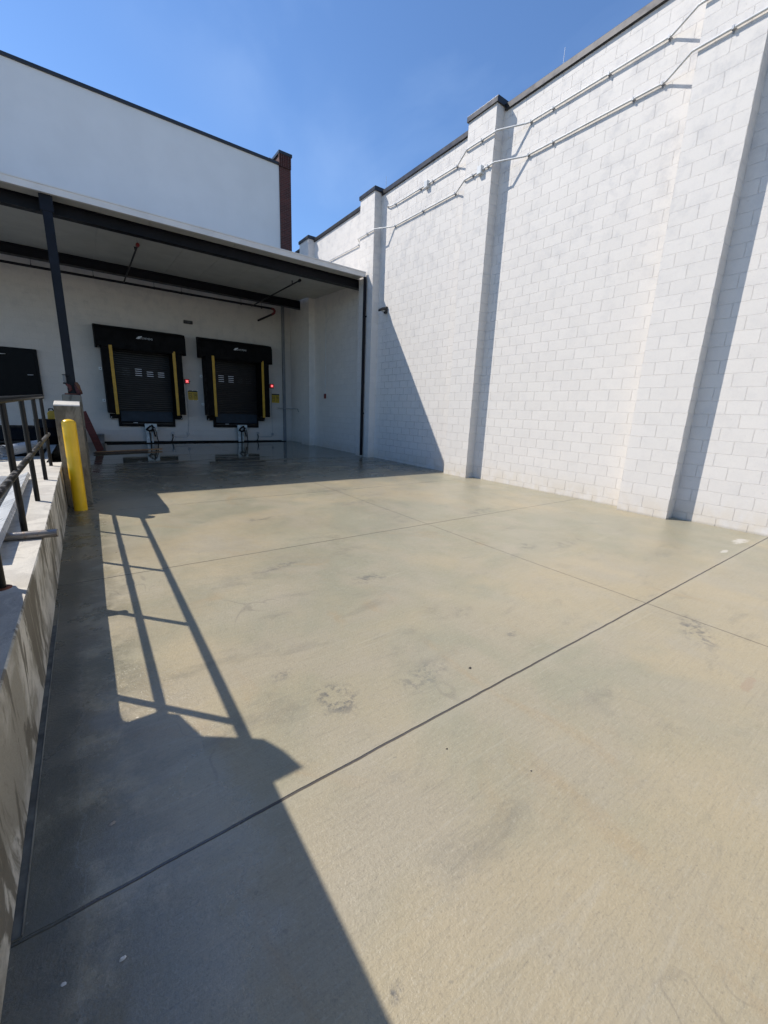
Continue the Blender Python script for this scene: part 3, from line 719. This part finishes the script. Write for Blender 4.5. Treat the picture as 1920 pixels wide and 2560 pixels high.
# ------------------------------------------------------------------ under the canopy
t = thing('sprinkler_pipe', (-5, 15.5, 5.6), 'black sprinkler pipe with red elbow hung under the canopy', 'pipe')
q = MB(); q.tube([(-16, 15.5, 5.60), (-3.8, 15.5, 5.66), (-.93, 15.5, 5.69)], .04, 12); q.build('main_pipe', M['steel'], t)
q = MB(); q.tube([(-.93, 15.5, 5.69), (-.83, 15.5, 5.68), (-.78, 15.52, 5.62), (-.79, 15.55, 5.55), (-.86, 15.62, 5.49)], .047, 12); q.build('elbow', M['red'], t)
q = MB(); q.tube([(-.86, 15.62, 5.49), (-1.23, 16.34, 5.30)], .04, 12); q.build('drain_pipe', M['steel'], t)
for x, ye, red in ((-1.78, 10.75, False), (-6.24, 10.95, True)):
    z = 5.64
    q = MB(); q.tube([(x, 15.48, z), (x, ye, 5.60)], .022, 10); b = q.build('branch_pipe', M['steel'], t)
    q = MB(); q.tube([(x, ye-.03, 5.60), (x, ye+.07, 5.60)], .045, 10); q.build('end_fitting', M['red'] if red else M['steel'], b)
    q = MB(); q.tube([(x, ye+.02, 5.60), (x, ye+.02, sof(ye)-.002)], .007, 6); q.build('hanger_rod', M['greycond'], b)
    q = MB(); q.tube([(x, ye+.6, 5.61), (x, ye+.6, 5.70)], .016, 8); q.tube([(x, ye+.6, 5.70), (x, ye+.6, 5.712)], .03, 8); q.build('sprinkler_head', M['steel'], b)
for x in (-8.7, -7.1, -5.3, -4.4, -2.2, -1.35):
    q = MB(); q.tube([(x, 15.5, 5.70), (x, 15.5, sof(15.5)-.002)], .006, 6); q.tube([(x-.012, 15.5, 5.66), (x+.012, 15.5, 5.66)], .056, 10); q.build('hanger_rod', M['steel'], t)

t = thing('alarm_station', (.25, 12.88, 2.15), 'small red pull station on the shaded right wall under the canopy', 'alarm')
bx(.215, .258, 12.80, 12.93, 2.06, 2.25).build('box', M['red'], t, .008)
q = MB(); q.tube([(.245, 12.86, 2.25), (.245, 12.80, sof(12.8)-.01)], .012, 8); q.build('conduit', M['white'], t)
t = thing('wall_bracket_bar', (-.1, 16.2, 1.6), 'thin steel bar with hook fixed low in the back corner', 'bar')
q = MB(); q.tube([(-.44, 16.34, 1.61), (-.44, 16.22, 1.61), (.2, 16.22, 1.61), (.2, 15.62, 1.61), (.2, 15.5, 1.60), (.2, 15.45, 1.53), (.22, 15.46, 1.48), (.256, 15.47, 1.48)], .014, 8); q.build('bar', M['greycond'], t)

# wood and bucket by the wing wall
t = MB(); a0, a1 = Vector((-7.56, 13.05, .085)), Vector((-7.895, 13.2, 1.27))
d = (a1-a0).normalized(); sy = Vector((0, 1, 0)); sy = (sy-d*sy.dot(d)).normalized(); sx = d.cross(sy)
def plank(a, b, w, th, ref):
    d = (b-a).normalized(); u = (ref-d*ref.dot(d)).normalized(); v = d.cross(u)
    return MB().hexa([a-u*w-v*th, a+u*w-v*th, a+u*w+v*th, a-u*w+v*th, b-u*w-v*th, b+u*w-v*th, b+u*w+v*th, b-u*w+v*th])
tag(plank(a0, a1, .10, .03, Vector((1, 0, .3))).build('red_plank', M['redwood'], None, .004), 'dark red plank leaning against the wing wall near the back', 'plank')
tag(plank(Vector((-7.7, 12.45, .105)), Vector((-5.85, 12.98, .12)), .045, .02, Vector((0, 1, 0))).build('lumber_board', M['lumber'], None, .003), 'pale wooden board lying on the wet floor by the red plank', 'board')
tag(plank(Vector((-7.75, 12.25, .10)), Vector((-6.3, 12.62, .10)), .04, .018, Vector((0, 1, 0))).build('lumber_board', M['pallet'], None, .003), 'darker shorter wooden board lying in front of the pale board', 'board')
t = thing('bucket', (-7.45, 16.05, .09), 'grey plastic bucket standing against the back wall behind the red plank', 'bucket')
MB().lathe(-7.45, 16.05, [(.10, .09), (.125, .40), (.135, .40), (.135, .425), (.118, .425), (.095, .12)], 24).build('body', M['bucket'], t)
q = MB(); q.tube([(-7.45+.13*math.cos(a), 16.05-.02, .40-.1*math.sin(a)) for a in [math.pi*i/10 for i in range(11)]], .005, 6); q.build('handle', M['greycond'], t)

# ------------------------------------------------------------------ bollards
def bollard(x, y, zb, zt, r, lab):
    q = MB(); h = r*.62
    prof = [(r, zb)]+[(r, zt-h)]+[(r*math.cos(a), zt-h+h*math.sin(a)) for a in [math.pi/2*i/8 for i in range(1, 9)]]
    prof[-1] = (0.0005, zt)
    return tag(q.lathe(x, y, prof, 40).build('bollard', M['yellow']), lab, 'bollard')
bollard(-8.045, 4.72, -.01, 1.335, .083, 'bright yellow bollard standing in front of the concrete wing wall')
t = thing('steel_drum', (-8.5, 9.0, .65), 'dark steel drum in the shade left of the concrete wing wall', 'drum')
MB().lathe(-8.5, 9.0, [(.24, .652), (.25, .66), (.25, .82), (.258, .83), (.25, .84), (.25, 1.0), (.258, 1.01), (.25, 1.02), (.25, 1.165), (.24, 1.175), (.235, 1.165)], 28).build('body', M['tarp'], t)
MB().lathe(-8.5, 9.0, [(.0005, 1.168), (.236, 1.166)], 28).build('lid', M['tarp'], t)
t = thing('fuel_can', (-8.42, 8.95, 1.17), 'small yellow can on the dark drum, half hidden by the wing wall', 'can')
MB().prism([(-8.50, 1.18), (-8.50, 1.31), (-8.46, 1.36), (-8.38, 1.36), (-8.34, 1.32), (-8.34, 1.18)], 'y', 8.88, 9.02).build('body', M['padyel'], t, .015, 2)
q = MB(); q.tube([(-8.47, 8.95, 1.355), (-8.46, 8.95, 1.40), (-8.40, 8.95, 1.40), (-8.385, 8.95, 1.355)], .011, 8); q.build('handle', M['rubber'], t)

# ------------------------------------------------------------------ railing
t = thing('railing', (-8.33, 2, .56), 'dark brown pipe railing along the edge of the left platform', 'railing')
RX = -8.33
def ztop(y): return 1.575+.0155*(y-1.5)
def zmid(y): return 1.045+.012*(y-1.5)
q = MB(); pts = [(RX, y, ztop(y)) for y in (5.36, 3, .5, -2, -6)]; q.tube(pts, .026, 14); q.build('top_rail', M['rail'], t)
q = MB(); pts = [(RX+.012, y, zmid(y)) for y in (5.34, 3, .5, -2, -6)]; q.tube(pts, .023, 14); mr = q.build('mid_rail', M['railworn'], t)
for y in (4.45, 3.35, 2.2):
    q = MB(); q.tube([(RX+.012, y-.05, zmid(y)), (RX+.012, y+.05, zmid(y))], .026, 14); q.build('coupling', M['railworn'], mr)
for y in (5.06, 3.90, 2.68, 1.48, .31, -.95, -2.2, -3.4, -4.6, -5.8):
    q = MB(); q.tube([(RX, y, plat(y)-.01), (RX, y, ztop(y)-.006)], .0215, 14); p = q.build('post', M['rail'], t)
    if y < 1:
        q = MB(); q.lathe(RX, y, [(.046, plat(y)+.002), (.044, plat(y)+.007), (.03, plat(y)+.009)], 16); q.build('base_flange', M['rust'], p)

# added unseen block beyond the railing, outline traced back from its yard shadow
pl = [(.46, .54), (.49, .82), (.42, .88), (.22, .93), (.22, 1.13), (.36, 1.17), (.385, 1.33), (.24, 1.44), (.30, 1.70), (.33, 1.84), (.27, 1.93), (.17, 1.99), (.10, 1.79), (.06, 1.765), (-.2, 1.735), (-.9, 1.685), (-2.2, 1.67), (-4, 1.69), (-7, 1.66), (-7, .54)]
q = MB(); q.prism(pl, 'x', -9.6, -8.43)
tag(q.build('shadow_block', M['shadowblock']), 'unseen grey block beside the railing, shaped to cast the yard shadow', 'shadow block')

# loose items on the platform
t = thing('loose_pipe', (-8.3, 1.15, .58), 'short rusty steel pipe lying across the platform edge', 'pipe')
q = MB(); q.tube([(-9.0, 1.40, plat(1.2)+.032), (-8.12, 1.29, plat(1.2)+.034)], .031, 16, caps=False); q.tube([(-8.12, 1.29, plat(1.2)+.034), (-8.13, 1.2915, plat(1.2)+.034)], .024, 16)
q.build('pipe_body', rustpaint('rusty_pipe', (0.30, 0.27, 0.24), (0.19, 0.11, 0.07), 0.3, 0.3, 0.6), t)
def channel(name, a, b, w, h, lab, roll):
    a = Vector(a); b = Vector(b); d = (b-a).normalized(); u = Vector((0, 0, 1)); u = (u-d*u.dot(d)).normalized(); s = d.cross(u)
    u2 = u*math.cos(roll)+s*math.sin(roll); s2 = s*math.cos(roll)-u*math.sin(roll)
    prof = [(-w, 0), (-w, h), (-w+.02, h), (-w+.02, h-.004), (-w+.004, h-.004), (-w+.004, .004), (w-.004, .004), (w-.004, h-.004), (w-.02, h-.004), (w-.02, h), (w, h), (w, 0)]
    n = len(prof); vs = [a+s2*p+u2*z for p, z in prof]+[b+s2*p+u2*z for p, z in prof]
    q = MB(); q.add(vs, [(i, (i+1) % n, n+(i+1) % n, n+i) for i in range(n)])
    return tag(q.build(name, M['galv']), lab, 'metal channel', 'metal channels lying on the platform')
channel('metal_channel', (-8.455, .80, .665), (-8.55, 4.05, .685), .055, .045, 'bright galvanised channel lying along the platform under the railing', math.pi*.87)
channel('metal_channel', (-8.60, .9, .665), (-8.68, 3.9, .685), .055, .045, 'bluish galvanised channel lying left of the bright channel', math.pi*1.05)
def duct(a, b, r, lab):
    q = MB(); a = Vector(a); b = Vector(b)
    q.tube([a, b], r, 24, caps=False); q.tube([a+(b-a)*.002, b-(b-a)*.002], r-.006, 24, caps=False)
    d = (b-a).normalized()
    q.tube([a, a+d*.02], r+.006, 24, caps=False)
    return tag(q.build('duct', M['duct']), lab, 'duct', 'round ducts on the platform')
duct((-8.93, 5.95, .79), (-8.52, 6.62, .83), .085, 'shiny round duct lying on the platform behind the railing posts')
duct((-9.35, 6.2, .74), (-8.98, 5.85, .735), .06, 'narrow shiny round duct lying left of the wider duct')
t = thing('covered_pallet', (-9.9, 9, .65), 'black sheeted pallet load in the shade at the back of the platform', 'pallet load')
q = MB()
for i in range(6): q.box(-11.2, -8.57, 8.55+i*.28, 8.55+i*.28+.12, .72, .745)
for x in (-11.1, -9.9, -8.7): q.box(x-.05, x+.05, 8.55, 10.07, .652, .72)
q.build('pallet', M['pallet'], t)
MB().prism([(8.62, .75), (8.66, .96), (8.8, 1.01), (9.5, 1.02), (9.95, .99), (10.02, .75)], 'x', -11.15, -8.6).build('sheet', M['tarp'], t, .03, 3)
t = thing('covered_pallet', (-9.4, 6.9, .65), 'low black sheeted load under the round ducts', 'pallet load')
MB().prism([(-10.4, .655), (-10.4, .70), (-10.2, .72), (-8.9, .71), (-8.55, .69), (-8.5, .655)], 'y', 6.45, 8.2).build('sheet', M['tarp'], t, .012, 2)

# ------------------------------------------------------------------ conduits on the right wall
def conduit(zw, path, straps, boxes, lab):
    t = thing('wall_conduit', (.2, path[len(path)//2][0], zw), lab, 'conduit', 'white conduits along the right wall')
    q = MB(); q.tube([(x, y, z) for (y, x, z) in path], .017, 12); q.build('pipe', M['condpaint'], t)
    for (y, x, z) in straps:
        q = MB(); q.box(x-.022, x+.035, y-.013, y+.013, z-.023, z+.023); q.box(x+.025, x+.035, y-.014, y+.014, z-.05, z+.05); q.build('strap', M['greycond'], t)
    for (y, x, z) in boxes:
        bx(x-.05, x+.04, y-.06, y+.06, z-.075, z+.085).build('junction_box', M['white'], t, .006)
WX, FX = .225, -.033
def run(z, y_list, dz=0.0):
    return y_list
up = [(8.90, .256, 7.60), (8.80, .20, 7.60), (8.70, WX, 7.56), (8.47, WX, 7.54), (5.98, WX, 7.52), (5.93, WX-.01, 7.52), (5.40, FX, 7.54), (5.33, FX, 7.54), (4.60, FX, 7.53), (4.53, FX, 7.53), (3.95, WX-.01, 7.49), (3.88, WX, 7.49),
      (1.37, WX, 7.46), (1.32, WX-.01, 7.46), (.90, FX, 7.45), (.82, FX, 7.45), (-.02, FX, 7.44), (-.1, FX, 7.44), (-.7, WX, 7.42), (-3.3, WX, 7.40)]
conduit(7.5, up, [(8.47, WX, 7.54), (7.35, WX, 7.525), (6.85, WX, 7.525), (5.98, WX, 7.52), (4.97, FX, 7.54), (3.88, WX, 7.49), (3.38, WX, 7.485), (2.3, WX, 7.47), (1.37, WX, 7.46), (.4, FX, 7.45)], [(7.08, WX, 7.525)],
        'white conduit along the right wall, the upper of the two')
lo = [(13.3, WX, 7.05), (10.40, WX, 7.0), (10.34, WX-.01, 7.0), (10.1, FX, 7.02), (10.0, FX, 7.02), (9.2, FX, 7.02), (9.12, FX, 7.02), (8.56, WX-.01, 6.98), (8.48, WX, 6.97), (5.98, WX, 6.94), (5.92, WX-.01, 6.94), (5.40, FX, 6.94), (5.33, FX, 6.94),
      (4.6, FX, 6.95), (4.53, FX, 6.95), (3.93, WX-.01, 6.90), (3.86, WX, 6.90), (1.36, WX, 6.86), (1.30, WX-.01, 6.86), (.88, FX, 6.90), (.80, FX, 6.90), (-.02, FX, 6.90), (-.1, FX, 6.90), (-.7, WX, 6.86), (-3.5, WX, 6.84)]
conduit(7.0, lo, [(10.45, WX, 7.0), (9.56, FX, 7.02), (8.46, WX, 6.97), (7.2, WX, 6.955), (5.98, WX, 6.94), (5.16, FX, 6.94), (4.72, FX, 6.95), (3.86, WX, 6.90), (3.3, WX, 6.89), (1.8, WX, 6.865), (1.36, WX, 6.86), (.4, FX, 6.90)], [(4.93, FX, 6.945)],
        'white conduit along the right wall, the lower of the two')

t = thing('flood_lamp', (.2, 8.78, 4.72), 'small black flood lamp on the right wall beside the canopy end', 'lamp')
bx(.19, .258, 8.70, 8.84, 4.63, 4.83).build('wall_plate', M['signk'], t, .02)
MB().prism([(.20, 4.79), (.20, 4.70), (.08, 4.70), (-.015, 4.655), (-.03, 4.71), (.02, 4.75), (.10, 4.79)], 'y', 8.72, 8.83).build('head', M['signk'], t, .015)
bx(.09, .18, 8.73, 8.82, 4.685, 4.699).build('lens', M['lens'], t)

# lightning rods
def rod(x, y, z, h, lab):
    q = MB(); q.tube([(x, y, z), (x, y, z+.05)], .02, 8); q.tube([(x, y, z+.05), (x, y, z+h)], [.009, .005], 8)
    tag(q.build('lightning_rod', M['galv']), lab, 'lightning rod', 'lightning rods on the roof edges')
rod(.45, 3.42, 8.10, .46, 'thin lightning rod on the right wall top, the nearest to the viewer')
rod(.45, 9.30, 8.19, .42, 'thin lightning rod behind the pilaster at the canopy end')
rod(-5.8, 16.6, 11.55, .20, 'thin lightning rod on the roof edge of the back building')

# ------------------------------------------------------------------ small litter on the floor
def scrap(name, x, y, s, mat, lab, cat, flat=.25, seed=1, group=None):
    rnd = random.Random(seed); n = 7
    pts = []
    for i in range(n):
        a = 2*math.pi*i/n; r = s*rnd.uniform(.6, 1.1); pts.append((x+r*math.cos(a), y+r*math.sin(a)*.7))
    q = MB(); vs = [(a, b, zf(y)+.001) for a, b in pts]+[(x+(a-x)*.6, y+(b-y)*.6, zf(y)+s*flat*rnd.uniform(.7, 1.2)) for a, b in pts]+[(x, y, zf(y)+s*flat*1.1)]
    fs = [(i, (i+1) % n, n+(i+1) % n, n+i) for i in range(n)]+[(n+i, n+(i+1) % n, 2*n) for i in range(n)]
    q.add(vs, fs); tag(q.build(name, mat), lab, cat, group)
scrap('concrete_chip', -7.94, -1.01, .014, M['chip'], 'flat tan chip on the shaded floor by the retaining wall', 'chip', .2, 2)
scrap('paper_scrap', -7.935, -1.50, .012, M['paper'], 'crumpled white scrap on the shaded floor at lower left', 'litter', .5, 3)
scrap('paper_scrap', -8.075, -1.47, .010, M['paper'], 'thin white sliver on the shaded floor beside the retaining wall', 'litter', .2, 4)
scrap('pebble', -6.0, -1.08, .013, M['stone'], 'dark pebble lying near the middle floor joint', 'pebble', .5, 5)
scrap('pebble', -6.59, -1.47, .007, M['stone'], 'tiny dark pebble just before the thick floor joint', 'pebble', .5, 6)
scrap('pebble', -6.35, -1.78, .007, M['stone'], 'tiny dark pebble in the sunny open foreground', 'pebble', .5, 7)
